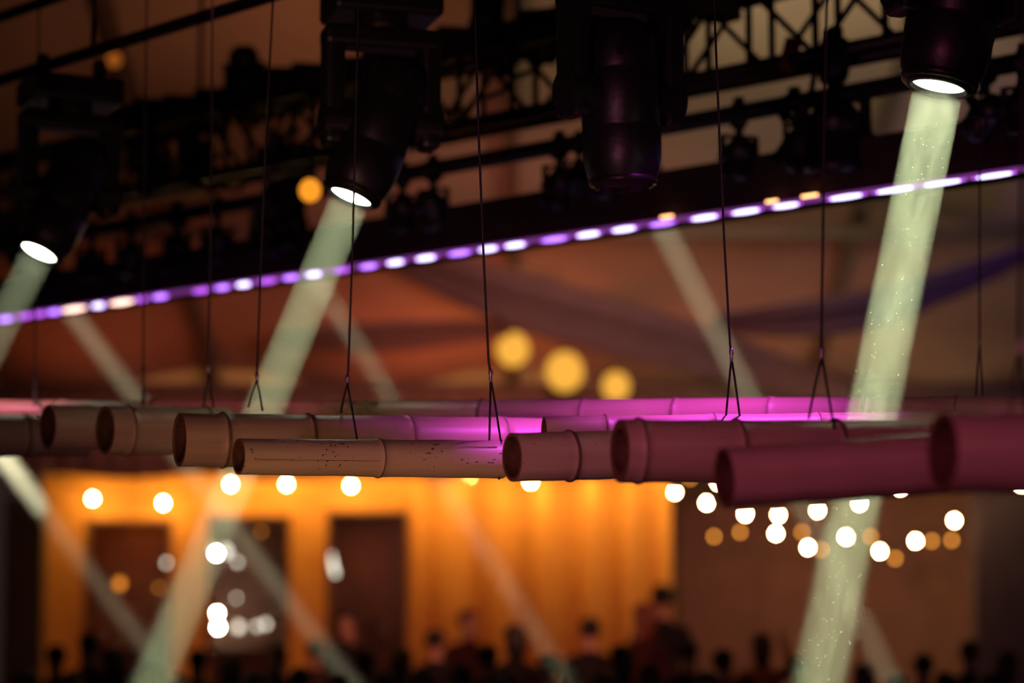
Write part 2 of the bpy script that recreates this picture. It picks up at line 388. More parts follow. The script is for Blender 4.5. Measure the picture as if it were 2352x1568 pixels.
# ------------------------------------------------------------------ festoon strings
def egg(r):
    b = NB(); lathe(b, [(0, -1.15 * r), (0.55 * r, -1.0 * r), (0.95 * r, -0.4 * r), (1.0 * r, 0.05 * r), (0.8 * r, 0.6 * r), (0.45 * r, 1.05 * r), (0.42 * r, 1.2 * r), (0, 1.2 * r)], 8); return b
bulb_bm = egg(0.026); bulb_me = bpy.data.meshes.new('bulb'); bulb_bm.to_mesh(bulb_me); bulb_bm.free(); bulb_me.materials.append(M['bulb_light'])
for p in bulb_me.polygons: p.use_smooth = True
b_ = NB(); lathe(b_, [(0, 0.034), (0.016, 0.034), (0.019, 0.05), (0.019, 0.085), (0.008, 0.095), (0, 0.095)], 10)
sock_me = bpy.data.meshes.new('socket'); b_.to_mesh(sock_me); b_.free(); sock_me.materials.append(M['socket'])
bulb_side_me = bulb_me.copy(); bulb_side_me.materials[0] = M['bulb_light_side']
def festoon(pix, d, label, ends, bme):
    pts = [P(x, y, dd) for (x, y), dd in zip(pix, d)]
    root = empty('festoon_string', pts[0])
    tag(root, label, 'string lights', 'bulb strings at the far side')
    path = [ends[0]] + [p + Vector((0, 0, 0.10)) for p in pts] + [ends[1]]
    full = []
    for a, b in zip(path, path[1:]):
        for i in range(6):
            t = i / 6; q = a.lerp(b, t); q = q + Vector((0, 0, -0.25 * (b - a).length * 0.18 * 4 * t * (1 - t))); full.append(q - pts[0])
    full.append(path[-1] - pts[0])
    bm = NB(); path_tube(bm, full, 0.008, 5); mesh('cable', bm, 'cable_rubber', root)
    for p in pts:
        o = link('bulb', bme, root); o.location = p - pts[0]
        o.rotation_euler = (random.uniform(-.15, .15), random.uniform(-.15, .15), 0)
        s = link('socket', sock_me, o)
dd = 33.0
festoon([(213, 1145), (375, 1155), (530, 1112), (658, 1112), (806, 1115), (953, 1093), (1080, 1091), (1219, 1106), (1357, 1088), (1500, 1062)], [dd] * 10,
        'string of warm bulbs along the ochre booth and curtain', (P(90, 1075, dd), P(1545, 1050, dd)), bulb_me)
festoon([(1623, 1155), (1712, 1180), (1788, 1182), (1878, 1172), (1974, 1155), (2068, 1120), (2160, 1085)], [30] * 7,
        'string of warm bulbs hanging just under the front bamboo pole', (P(1540, 1120, 30), P(2300, 1040, 30)), bulb_side_me)
festoon([(1550, 1130), (1650, 1108), (1782, 1225), (1856, 1257), (1943, 1233), (2021, 1266), (2103, 1242), (2192, 1195), (2345, 1112)], [32.6, 32.4, 31.8, 31.6, 31.4, 31.2, 31.0, 30.8, 30.4],
        'lowest string of warm bulbs sagging before the dark wall', (P(1505, 1080, 32.7), P(2450, 1050, 30)), bulb_side_me)

emit('bulb_light_dim', (1.0, 0.36, 0.045), 7.0, 'NONE')
bulb_dim_me = bulb_me.copy(); bulb_dim_me.materials[0] = M['bulb_light_dim']
festoon([(1585, 1098), (1640, 1232), (1700, 1222), (1842, 1222), (1886, 1262), (2000, 1232), (2056, 1282), (2140, 1242), (2186, 1240), (2238, 1190)], [33.2, 33.1, 33.0, 32.7, 32.6, 32.4, 32.3, 32.1, 32.0, 31.9],
        'string of dim amber bulbs glowing close to the dark wall', (P(1550, 1070, 33.2), P(2330, 1120, 31.8)), bulb_dim_me)
# lamps inside the booth
def small_lamp(px, py, d, m, r, label, group='lamps inside the booth'):
    o = empty('pendant_lamp', P(px, py, d))
    tag(o, label, 'lamp', group)
    mesh('bulb', egg(r), m, o, True)
    bm = NB(); lathe(bm, [(0, 1.15 * r), (0.5 * r, 1.15 * r), (0.6 * r, 1.6 * r), (0.3 * r, 2.6 * r), (0, 2.6 * r)], 10); mesh('socket', bm, 'socket', o)
    bm = NB(); tube(bm, (0, 0, 2.6 * r), (0, 0, ztop - o.location.z - 0.05), 0.005, n=5); mesh('cord', bm, 'cable_rubber', o)
DR = D0 + 0.9
small_lamp(497, 1270, DR, 'bulb_light_bar', 0.035, 'brightest white lamp in the upper part of the middle booth window')
small_lamp(486, 1263, DR + .1, 'bulb_light_bar_dim', 0.05, 'pale white lamp left of the brightest one in the middle window')
small_lamp(520, 1266, DR + .1, 'bulb_light_bar_dim', 0.06, 'pale white lamp right of the brightest one in the middle window')
small_lamp(545, 1290, DR + .2, 'bulb_light_bar_dim', 0.035, 'faint white lamp low right of the brightest upper lamp')
small_lamp(499, 1408, DR, 'bulb_light_bar', 0.03, 'bright white lamp low in the middle window, upper of a pair')
small_lamp(501, 1440, DR, 'bulb_light_bar', 0.035, 'bright white lamp low in the middle window, lower of a pair')
small_lamp(548, 1440, DR + .1, 'bulb_light_bar_dim', 0.05, 'pale lamp right of the bright pair in the middle window')
small_lamp(590, 1438, DR + .1, 'bulb_light_bar_dim', 0.035, 'faint lamp second to the right of the bright pair')
small_lamp(610, 1433, DR + .2, 'bulb_light_bar_dim', 0.04, 'faint lamp at the right edge of the middle window')
small_lamp(543, 1373, DR + .2, 'bulb_light_bar_dim', 0.025, 'dim grey lamp between the two bright groups in the middle window')
for k, lb in enumerate(('topmost', 'second from the top', 'middle one', 'second from the bottom', 'lowest')):
    small_lamp(760 + 2.5 * k, 1276 + 10 * k, DR + .05 * k, 'bulb_light_bar_dim', 0.032, 'white lamp in the right booth window, %s of the cluster' % lb)
small_lamp(383, 1292, DR, 'bulb_light_bar_dim', 0.035, 'dim white lamp at the right edge of the left booth window')
small_lamp(275, 1340, DR, 'bulb_light_amber', 0.06, 'amber lamp glowing inside the left booth window')
small_lamp(365, 1350, DR + .2, 'bulb_light_amber', 0.028, 'dim reddish lamp at the lower right of the left window')
small_lamp(600, 1220, DR + .2, 'bulb_light_amber', 0.028, 'dim reddish lamp at the upper right of the middle window')

# round globes glowing amber on cords under the roof
def globe(px, py, d, r, m, label, top):
    o = empty('glow_globe', P(px, py, d)); tag(o, label, 'globe', 'amber globes under the roof')
    bm = NB(); pr = []
    for k in range(17):
        a = -math.pi / 2 + math.pi * k / 16; pr.append((max(0.0, r * math.cos(a)) * (1 + 0.02 * (k % 2)), r * 1.08 * math.sin(a)))
    lathe(bm, pr, 20); mesh('shade', bm, m, o, True)
    bm = NB(); tube(bm, (0, 0, r * 1.05), (0, 0, r * 1.05 + 0.05), 0.03, n=10); mesh('cap', bm, 'socket', o)
    bm = NB(); tube(bm, (0, 0, r * 1.1), (0, 0, top), 0.006, n=5); mesh('cord', bm, 'cable_rubber', o)
globe(1178, 802, 30, 0.20, 'globe_light', 'amber lantern highest on the left of the three above the bamboo', 1.0)
globe(1297, 853, 30, 0.23, 'globe_light', 'amber lantern in the middle of the three above the bamboo', 1.2)
globe(1415, 887, 30, 0.17, 'globe_light', 'amber lantern lowest on the right of the three above the bamboo', 1.3)
globe(712, 437, 12.2, 0.055, 'globe_dim', 'small orange lantern beside the lit lens of the middle moving head', 0.6)
globe(262, 137, 22, 0.06, 'globe_faint', 'tiny dull orange lantern at the top left of the rig', 0.5)

# ------------------------------------------------------------------ overhead rig
# the back line (truss, pipe, fascia with the LED strip) and the front line (pipe with moving heads)
def line_from(p, q):
    p = Vector((p.x, p.y)); q = Vector((q.x, q.y)); return p, (q - p).normalized(), (q - p).length
BP, BD, BL = line_from(P(2352, 405, 10.0), P(0, 720, 15.2))
def on_line(LP, LD, px, zr):
    """point of the vertical plane through a line that stands at pixel column px, height zr above the camera"""
    k = (px - 1176) / F
    s = (k * (LP.y * math.cos(TH) + zr * math.sin(TH)) - LP.x) / (LD.x - k * LD.y * math.cos(TH))
    return Vector((LP.x + LD.x * s, LP.y + LD.y * s, CH + zr)), s
def Bk(px, zr): return on_line(BP, BD, px, zr)[0]
def slant(s): return 0.10 * s / BL                         # the rig hangs a little higher at its far end
dirB = Vector((BD.x, BD.y, 0)); perpB = Vector((BD.y, -BD.x, 0))
if perpB.y < 0: perpB = -perpB                              # away from the camera
def Bs(s, zr, off=0.0):
    v = BP + BD * s; return Vector((v.x, v.y, CH + zr + slant(s))) + perpB * off
s0, s1 = -1.6, BL + 1.5

# fascia beam
bm = NB(); a, b = Bs(s0, 2.115), Bs(s1, 2.115); bar(bm, a + perpB * 0.12, b + perpB * 0.12, 0.18, 0.25)
tag(mesh('fascia_beam', bm, 'black_cloth'), 'long black fascia beam carrying the violet light strip', 'beam')
# LED strip under its front edge
led = empty('led_strip', Bs(0, 1.985)); tag(led, 'violet light strip running along the black fascia beam', 'light strip')
inv = -led.location
def s_at(px, zr): return on_line(BP, BD, px, zr)[1]
bm = NB(); bar(bm, Bs(s0, 1.988) + inv, Bs(s1, 1.988) + inv, 0.03, 0.02); mesh('diffuser', bm, 'led_diffuser', led)
leds = [(18, 'v', 30), (62, 'p', 24), (95, 'p', 24), (130, 'v', 26), (175, 'o2', 44), (232, 'w', 26), (285, 'o2', 44), (330, 'p', 22), (374, 'v', 30), (467, 'p', 30), (517, 'v', 28), (566, 'w', 30), (620, 'p', 34), (674, 'v', 30), (727, 'w', 32), (790, 'o3', 30),
        (853, 'v', 34), (915, 'w', 36), (985, 'w', 42), (1062, 'v', 44), (1128, 'w', 40), (1190, 'w', 44), (1280, 'v', 52), (1358, 'w', 50), (1440, 'w', 52), (1528, 'v', 50), (1625, 'w', 58), (1720, 'w', 62), (1812, 'w', 58), (1950, 'w', 74), (2062, 'w', 84), (2172, 'w', 84), (2290, 'w', 84), (2415, 'w', 88), (2545, 'w', 92), (2690, 'v', 96)]
cm = {'v': 'led_violet', 'p': 'led_purple', 'w': 'led_white', 'o2': 'led_peach', 'o3': 'led_purple'}
for px, c, w in leds:
    a = Bs(s_at(px - w / 2, 1.98), 1.974) + inv; b = Bs(s_at(px + w / 2, 1.98), 1.974) + inv
    off = -perpB * 0.018; th = 0.0075 + 0.0075 * (1 - px / 2352)
    bm = NB(); a, b = a + off, b + off; a, b = a.lerp(b, -0.12), b.lerp(a, -0.12); ax, u, v = frame_of(b - a); rings = []
    for t, r in ((0, .35), (.12, .62), (.26, .86), (.40, 1), (.60, 1), (.74, .86), (.88, .62), (1, .35)):
        rings.append([bm.verts.new(a.lerp(b, t) + (u * math.cos(q * math.pi / 3) + v * math.sin(q * math.pi / 3)) * th * r) for q in range(6)])
    for q, (A_, B_) in enumerate(zip(rings, rings[1:])):
        for k in range(6):
            f = bm.faces.new((A_[k], A_[(k + 1) % 6], B_[(k + 1) % 6], B_[k])); f.material_index = 1 if q in (0, 6) else 0
    bm.faces.new(rings[0][::-1]).material_index = 1; bm.faces.new(rings[-1]).material_index = 1
    mesh('led', bm, [cm[c], 'led_peach' if c == 'o2' else 'led_purple'], led)
for px, w in ((1537, 26), (1778, 24), (1865, 34)):
    a = Bs(s_at(px - w / 2, 2.0), 2.004) + inv; b = Bs(s_at(px + w / 2, 2.0), 2.004) + inv
    bm = NB(); bar(bm, a - perpB * 0.016, b - perpB * 0.016, 0.012, 0.010); mesh('led', bm, 'led_orange', led)

# pipe B with its spotlights
bm = NB(); tube(bm, Bs(s0, 2.44), Bs(s1, 2.44), 0.042, n=14); tag(mesh('lighting_pipe', bm, 'black_metal'), 'black pipe with small spotlights above the fascia beam', 'pipe')
# box truss A: four chords, posts and diagonals, each its own piece
tr = empty('box_truss', Bs(0, 2.64)); tag(tr, 'dark box truss with crossed diagonals above the spotlight pipe', 'truss'); ti = -tr.location
H, Wd = 0.38, 0.17
for zz in (2.64, 2.64 + H):
    for oo in (0.0, Wd):
        bm = NB(); tube(bm, Bs(s0, zz, oo) + ti, Bs(s1, zz, oo) + ti, 0.036, n=10); mesh('chord', bm, 'dark_steel', tr, True)
bay = 0.38; nb = int((s1 - s0) / bay)
for k in range(nb):
    sa = s0 + k * bay; sb = sa + bay
    for oo in (0.0, Wd):
        bm = NB(); tube(bm, Bs(sa, 2.64, oo) + ti, Bs(sa, 2.64 + H, oo) + ti, 0.017, n=7); mesh('post', bm, 'dark_steel', tr, True)
        bm = NB()
        if (k + (oo > 0)) % 2: tube(bm, Bs(sa, 2.64, oo) + ti, Bs(sb, 2.64 + H, oo) + ti, 0.015, n=7)
        else: tube(bm, Bs(sa, 2.64 + H, oo) + ti, Bs(sb, 2.64, oo) + ti, 0.015, n=7)
        mesh('diagonal', bm, 'dark_steel', tr, True)
# black border cloth above the truss
bm = NB(); rows = []
n = 120
sa, sb = s_at(1620, 3.1), s_at(150, 3.1)
for i in range(n + 1):
    s = sa + (sb - sa) * i / n; o = 0.25 + 0.05 * math.sin(i * 0.9); 
    rows.append([bm.verts.new(Bs(s, 3.26 - 0.02 * math.sin(i * .21), o)), bm.verts.new(Bs(s, 3.00 - 0.04 * abs(math.sin(i * 0.13)) - 0.02 * math.sin(i * 0.7), o + 0.02 * math.sin(i * 1.9)))])
for A_, B_ in zip(rows, rows[1:]): bm.faces.new((A_[0], B_[0], B_[1], A_[1]))
o = mesh('border_cloth', bm, 'black_cloth', smooth=True); o.modifiers.new('thick', 'SOLIDIFY').thickness = 0.01
tag(o, 'black border cloth hanging above the box truss', 'drape')

def spotlight(px, sc, label, pan, tilt, zr=2.44, size=1.0, up=False):
    """small lamp on the pipe: clamp, fork, ribbed can, front ring"""
    s = s_at(px, zr); p = Bs(s, zr)
    root = empty('stage_spotlight', p, (0, 0, pan)); root.scale = (size * sc,) * 3
    tag(root, label, 'spotlight', 'small black spotlights on the rig')
    bm = NB(); lathe(bm, [(0.045, -0.025), (0.062, -0.025), (0.062, 0.025), (0.045, 0.025)], 14, axis='X'); box(bm, (-0.02, -0.025, 0.05), (0.02, 0.025, 0.085), 0.006); mesh('clamp', bm, 'black_metal', root)
    sg = 1 if up else -1
    bm = NB(); bar(bm, (0, 0, sg * 0.05), (0, 0, sg * 0.10), 0.03, 0.03); bar(bm, (-0.085, 0, sg * 0.10), (0.085, 0, sg * 0.10), 0.03, 0.012)
    for k in (-1, 1): bar(bm, (k * 0.082, 0, sg * 0.095), (k * 0.082, 0, sg * 0.20), 0.03, 0.008)
    mesh('fork', bm, 'black_metal', root)
    bm = NB(); lathe(bm, [(0, 0.095), (0.035, 0.095), (0.055, 0.075), (0.07, 0.05), (0.07, 0.02), (0.066, 0.016), (0.07, 0.012), (0.07, -0.06), (0.076, -0.062), (0.076, -0.09), (0.06, -0.09), (0.055, -0.05), (0, -0.045)], 20)
    can = mesh('can', bm, 'black_plastic', root, True); can.location = (0, 0, sg * 0.20); can.rotation_euler = (tilt, 0, 0)
    bm = NB(); lathe(bm, [(0, -0.052), (0.054, -0.058)], 20); mesh('lens', bm, 'lens_glass_dark', can, True)
    for k in (-1, 1):
        bm = NB(); tube(bm, (k * 0.07, 0, 0), (k * 0.10, 0, 0), 0.018, n=10); mesh('knob', bm, 'black_plastic', can)
spots = [(1697, 1.0, 'round spotlight hanging from the pipe just right of a thin wire', 0.3, 0.35), (1825, 1.0, 'spotlight on the pipe between the thin wire and the tall lamp', 0.9, 0.7),
         (1285, 1.0, 'spotlight on the pipe left of the unlit moving head', 0.5, 0.5), (1330, 0.8, 'smaller spotlight close beside the unlit moving head', -0.4, -0.4), (1395, 0.95, 'spotlight hidden half behind the unlit moving head', 0.2, 0.5),
         (925, 1.0, 'spotlight on the pipe right of the middle moving head', 0.4, 0.3), (995, 1.0, 'second spotlight right of the middle moving head', -0.5, 0.6),
         (2262, 1.0, 'spotlight on the pipe right of the near beam lamp', 0.6, 0.9), (2350, 1.0, 'spotlight cut by the right edge of the picture', -0.3, 0.3),
         (612, 1.0, 'spotlight on the pipe left of the middle moving head', 0.2, 0.4), (655, 1.1, 'spotlight on the pipe near the small orange lantern', 0.7, -0.3), (500, 1.0, 'spotlight on the pipe between the two left moving heads', 0.1, 0.5),
         (408, 1.1, 'spotlight on the pipe under the shaded moving head', -0.6, 0.2), (300, 1.0, 'spotlight on the pipe right of the leftmost beam lamp', 0.5, 0.6), (210, 1.0, 'spotlight on the far end of the pipe', 0.3, 0.1)]
for px, sc, lb, pan, tilt in spots: spotlight(px, sc, lb, pan, tilt, 2.43)
spotlight(1915, 1.75, 'tall dark lamp standing against the truss near the big beam', 0.2, 0.1, 2.60)
for px, lb in ((350, 'upper spotlight on the truss, leftmost of three'), (450, 'upper spotlight on the truss, middle of three'), (560, 'upper spotlight on the truss, rightmost of three'), (1120, 'spotlight on the truss behind the in-focus wire')):
    spotlight(px, 1.25, lb, random.uniform(-1, 1), random.uniform(-.8, .8), 2.98, up=px % 20 == 0)

# cables slung along the truss
for k, (pa, pb, za, zb, sag, lb) in enumerate(((180, 520, 2.95, 2.75, 0.22, 'black cable looping under the far end of the truss'), (420, 760, 2.66, 2.8, 0.2, 'black cable looping beside the orange lantern'), (240, 640, 3.0, 3.05, 0.12, 'black cable slung across the truss posts at the left'), (900, 1340, 2.72, 2.98, 0.12, 'black cable slung behind the in-focus wire'),
                                          (1790, 1900, 2.44, 2.62, 0.16, 'black cable hanging between pipe and tall lamp'), (2230, 2420, 2.34, 2.6, 0.2, 'black cable drooping at the right edge of the rig'))):
    a = Bs(s_at(pa, za), za, -0.05); b = Bs(s_at(pb, zb), zb, -0.05)
    bm = NB(); path_tube(bm, [a.lerp(b, t / 16) - Vector((0, 0, sag * 4 * t / 16 * (1 - t / 16) + 0.02 * math.sin(t * 2.1))) for t in range(17)], 0.014, 6)
    tag(mesh('power_cable', bm, 'cable_rubber', smooth=True), lb, 'cable', 'cables on the rig')
# red sleeve wrapped on the truss chord
bm = NB(); tube(bm, Bs(s_at(1805, 2.64), 2.60) - perpB * 0.0, Bs(s_at(1825, 2.64), 2.74), 0.04, n=10); o = mesh('marker_sleeve', bm, 'red_sleeve', tr); o.location = ti; o['label'] = 'dull red sleeve'

# drop rods holding the back line from the roof
for s_, lb in ((0.4, 'thin steel drop holding the truss at its near right end'), (3.0, 'thin steel drop holding the truss near its middle'), (5.6, 'thin steel drop holding the truss at its far left end')):
    p = Bs(s_, 3.0, 0.09); bm = NB(); tube(bm, p, (p.x, p.y, roof_z(p.y) - 0.2), 0.012, n=6)
    tag(mesh('hanging_chain', bm, 'dark_steel'), lb, 'chain', 'steel drops holding the rig')

# ---- moving heads
def moving_head(lens, direction, zpipe, label, lit, a_ax=None, scale=1.0, base_drop=0.0, group='black moving head lamps'):
    d = Vector(direction).normalized(); piv = lens - d * 0.31
    root = empty('moving_head', Vector((piv.x, piv.y, zpipe))); tag(root, label, 'stage lamp', group)
    L0 = root.location
    ax = Vector(a_ax if a_ax else (math.cos(0.25), math.sin(0.25), 0)).normalized(); by = Vector((-ax.y, ax.x, 0))
    R = Matrix((ax, by, Vector((0, 0, 1)))).transposed()          # columns: ax, by, z
    dz = zpipe - piv.z                                             # pivot below pipe
    zb = dz - 0.40                                                 # base underside
    def loc(bm):
        bmesh.ops.transform(bm, matrix=R.to_4x4(), verts=bm.verts); return bm
    bm = NB(); box(bm, (-0.21, -0.15, -zb), (0.21, 0.15, -zb + 0.115), 0.02); box(bm, (-0.10, -0.156, -zb + 0.03), (0.10, -0.148, -zb + 0.09)); mesh('base', loc(bm), 'black_plastic', root)
    for k in (-1, 1):
        bm = NB(); bar(bm, (k * 0.13, 0, -zb + 0.11), (k * 0.13, 0, -0.02), 0.04, 0.03); c2 = NB()
        tube(bm, (k * 0.13 - 0.02, 0, 0), (k * 0.13 + 0.02, 0, 0), 0.042, n=14); c2.free(); mesh('clamp', loc(bm), 'black_metal', root)
    bm = NB(); lathe(bm, [(0, -zb - 0.045), (0.09, -zb - 0.045), (0.10, -zb - 0.03), (0.10, -zb + 0.001), (0, -zb + 0.001)], 24)
    box(bm, (-0.225, -0.07, -zb - 0.115), (0.225, 0.07, -zb - 0.035), 0.02)
    for k in (-1, 1):
        box(bm, (k * 0.185 - 0.038, -0.065, -dz - 0.09), (k * 0.185 + 0.038, 0.065, -zb - 0.06), 0.02)
        tube(bm, (k * 0.12, 0, -dz), (k * 0.226, 0, -dz), 0.075, n=20)
    mesh('yoke', loc(bm), 'black_plastic', root)
    # head shell: spun about local Z with the lens towards +Z, then turned to the beam
    bm = NB(); lathe(bm, [(0, -0.26), (0.07, -0.26), (0.105, -0.24), (0.125, -0.18), (0.13, -0.10), (0.128, -0.09), (0.128, -0.08), (0.132, -0.07), (0.134, 0.10), (0.131, 0.105), (0.134, 0.112), (0.132, 0.21), (0.122, 0.262), (0.105, 0.288), (0.098, 0.31), (0.088, 0.314), (0.082, 0.312), (0.080, 0.296), (0, 0.294)], 40)
    sh = mesh('head_shell', bm, 'black_plastic', root, True)
    sh.rotation_euler = d.to_track_quat('Z', 'Y').to_euler(); sh.location = (0, 0, -dz)
    bm = NB(); lathe(bm, [(0.099, 0.302), (0.112, 0.300), (0.116, 0.285), (0.112, 0.276)], 40); mesh('bezel', bm, 'dark_steel', sh, True)
    bm = NB(); lathe(bm, [(0.079, 0.297), (0.055, 0.303), (0, 0.306)], 36); mesh('lens', bm, 'lens_light' if lit else 'lens_glass_dark', sh, True)
    for k in range(6):
        bm = NB(); t = k * math.pi / 3; tube(bm, (0.128 * math.cos(t), 0.128 * math.sin(t), -0.20), (0.128 * math.cos(t), 0.128 * math.sin(t), -0.12), 0.012, n=6); mesh('cooling_fin', bm, 'black_metal', sh)
    return root

def haze_mat(name, density, color=(1, 1, 1), aniso=0.0, wisps=0.0):
    m = bpy.data.materials.new(name); m.use_nodes = True; nt = m.node_tree; nt.nodes.clear()
    v = nt.nodes.new('ShaderNodeVolumeScatter'); o = nt.nodes.new('ShaderNodeOutputMaterial')
    v.inputs['Color'].default_value = (*color, 1); v.inputs['Density'].default_value = density; v.inputs['Anisotropy'].default_value = aniso
    nt.links.new(v.outputs[0], o.inputs['Volume'])
    if wisps:
        tc = nt.nodes.new('ShaderNodeTexCoord'); mp = nt.nodes.new('ShaderNodeMapping'); mp.inputs['Scale'].default_value = (22, 22, 5); n = nt.nodes.new('ShaderNodeTexNoise')
        n.inputs['Scale'].default_value = 1.0; n.inputs['Detail'].default_value = 3; n.inputs['Distortion'].default_value = 1.2
        r = nt.nodes.new('ShaderNodeMapRange'); r.inputs[1].default_value = 0.35; r.inputs[2].default_value = 0.7; r.inputs[3].default_value = density * (1 - wisps); r.inputs[4].default_value = density * (1 + wisps)
        nt.links.new(tc.outputs['Object'], mp.inputs[0]); nt.links.new(mp.outputs[0], n.inputs['Vector']); nt.links.new(n.outputs['Fac'], r.inputs[0]); nt.links.new(r.outputs[0], v.inputs['Density'])
    M[name] = m
haze_mat('haze', 0.22)
haze_mat('haze_wispy', 0.5, wisps=0.55)
haze_mat('haze_dense', 1.6)
BEAM = (0.86, 1.0, 0.52)
def beam(lens, end, r0, r1, power, m, label, color=BEAM, spread=1.6, lsize=None):
    d = (end - lens).normalized()
    o = lamp('AREA', 'beam_light', lens + d * 0.02, color, power, end, lsize or r0 * 1.9, spread=spread)
    bm = NB(); L = (end - lens).length
    lathe(bm, [(0, 0), (r0, 0), (r0 + (r1 - r0) * 0.5, L * 0.5), (r1, L), (0, L)], 24)
    b = mesh('light_beam', bm, m, None, True); b.location = lens + d * 0.03; b.rotation_euler = d.to_track_quat('Z', 'Y').to_euler()
    tag(b, label, 'light beam', 'light beams in the haze', 'stuff')
    return d

def down(px, py, d, px2, py2, toward=0.0):
    """a beam starting at the lens and falling straight down in depth (constant world Y) while drifting sideways in the picture"""
    a = P(px, py, d)
    ang = math.atan2(784 - py2, F) + TH
    # intersect ray at (px2, py2) with plane Y = a.y
    k = Vector(((px2 - 1176) / F, math.cos(TH) - (784 - py2) / F * math.sin(TH), math.sin(TH) + (784 - py2) / F * math.cos(TH)))
    t = a.y / k.y
    for _ in range(20): t = (a.y - toward * (a.z - CH - k.z * t)) / k.y
    return a, k * t + Vector((0, 0, CH))
zp = CH + 2.60
a1, e1 = down(2155, 203, 7.15, 1876, 1590, 0.03)
a2, e2 = down(805, 455, 9.0, 340, 1590, 0.14)
a3, e3 = down(88, 582, 10.6, -420, 1590, 0.30)
d1, d2, d3 = [(e - a).normalized() for a, e in ((a1, e1), (a2, e2), (a3, e3))]
moving_head(a1, d1, zp, 'near black moving head at upper right throwing the widest beam', True, (1, 0.35, 0))
moving_head(a2, d2, zp, 'middle black moving head with a lit lens right of the orange lantern', True, (1, 0.3, 0))
moving_head(a3, d3, zp, 'leftmost black moving head with a lit lens', True, (1, 0.5, 0))
q1, q2 = a1 - d1 * 0.31, a2 - d2 * 0.31
FP, FD, FL = line_from(q1, q2)
def Fr(px, zr): return on_line(FP, FD, px, zr)[0]
u1 = Fr(1432, 1.55); moving_head(u1, (0.03, 0.05, -1), zp, 'unlit black moving head between the near and middle beam lamps', False, (1, 0.6, 0))
fa = FP - FD * 1.8; fb = FP + FD * 6.2
bm = NB(); tube(bm, (fa.x, fa.y, zp), (fb.x, fb.y, zp), 0.028, n=14); tag(mesh('lighting_pipe', bm, 'black_metal'), 'black pipe carrying the moving heads, rising to the right', 'pipe')
bm = NB(); tube(bm, (fa.x, fa.y, zp + 0.30), (fb.x, fb.y, zp + 0.30), 0.026, n=14); tag(mesh('lighting_pipe', bm, 'black_metal'), 'upper black pipe crossing the top left corner', 'pipe')
for t, lb in ((0.3, 'thin steel drop on the front pipe above the near moving head'), (2.2, 'thin steel drop on the front pipe beside the middle moving head'), (4.55, 'thin steel drop on the front pipe above the leftmost moving head')):
    p = FP + FD * t; bm = NB(); tube(bm, (p.x, p.y, zp - 0.03), (p.x, p.y, roof_z(p.y) - 0.25), 0.011, n=6)
    tag(mesh('hanging_chain', bm, 'dark_steel'), lb, 'chain', 'steel drops holding the front pipe')

beam(a1, e1, 0.078, 0.098, 2.2, 'haze_wispy', 'wide pale green light beam falling from the near moving head')
beam(a2, e2, 0.078, 0.105, 1.75, 'haze', 'pale light beam falling left from the middle moving head')
beam(a3, e3, 0.078, 0.105, 0.8, 'haze', 'pale light beam leaving the picture from the leftmost moving head')
# lamps behind the fascia that throw beams to the right
def hidden_head(pxs, pys, ds, pxe, pye, power, label, hlabel, r=0.075):
    v = P(pxs, pys, ds); b = P(pxe, pye, ds + 0.4)
    dv = (b - v).normalized()
    lens = v - dv * 0.10
    moving_head(lens, dv, lens.z + 0.85, hlabel, True, (dv.y, -dv.x, 0), group='moving heads behind the fascia')
    beam(lens, b, r, r * 1.35, power, 'haze', label, color=(1.0, 0.93, 0.55), spread=1.6)
hidden_head(150, 700, 16.2, 830, 1600, 0.85, 'faint pale beam slanting from the left of the violet strip to the bottom', 'moving head hidden above the left end of the violet strip')
hidden_head(735, 655, 15.0, 1325, 1600, 0.6, 'faint pale beam slanting past the three globes and the curtain', 'moving head hidden above the strip behind the middle beam')
hidden_head(1515, 505, 12.6, 2065, 1600, 0.85, 'faint pale beam slanting behind the wire with the knot at right', 'moving head hidden above the strip left of the wire')
hidden_head(-140, 850, 17.0, 420, 1600, 1.3, 'pale beam slanting down from the left edge beside the booth', 'moving head outside the left edge')
# dense haze added to brighten a streak of the left beam
bm = sphere_bm(1.0, 24, 14)
for v in bm.verts:
    v.co.x *= 1.0 + 0.12 * math.sin(v.co.z * 5); v.co *= (1 + 0.06 * math.sin(v.co.z * 9 + v.co.x * 4))
pf = mesh('haze_streak', bm, 'haze_dense', smooth=True); c0 = P(45, 1110, 17.1); pf.location = c0
dv = (P(420, 1600, 17.4) - P(-140, 850, 17.0)).normalized()
pf.rotation_euler = dv.to_track_quat('Z', 'Y').to_euler(); pf.scale = (0.13, 0.13, 0.29)
tag(pf, 'dense haze added for the bright streak of light at the left edge', 'smoke', kind='stuff')

# dust in the near beam
bm = NB(); rnd = random.Random(3)
for k in range(230):
    t = rnd.random() ** 0.8; c = a1.lerp(e1, t); rr = 0.085 * math.sqrt(rnd.random()); an = rnd.random() * 6.283
    c = c + Vector((rr * math.cos(an), rr * math.sin(an), 0)); r = rnd.uniform(0.0006, 0.0012)
    bmesh.ops.create_icosphere(bm, subdivisions=1, radius=r, matrix=Matrix.Translation(c))
tag(mesh('dust_specks', bm, 'dust'), 'tiny bright dust specks drifting in the near beam', 'dust', kind='stuff')

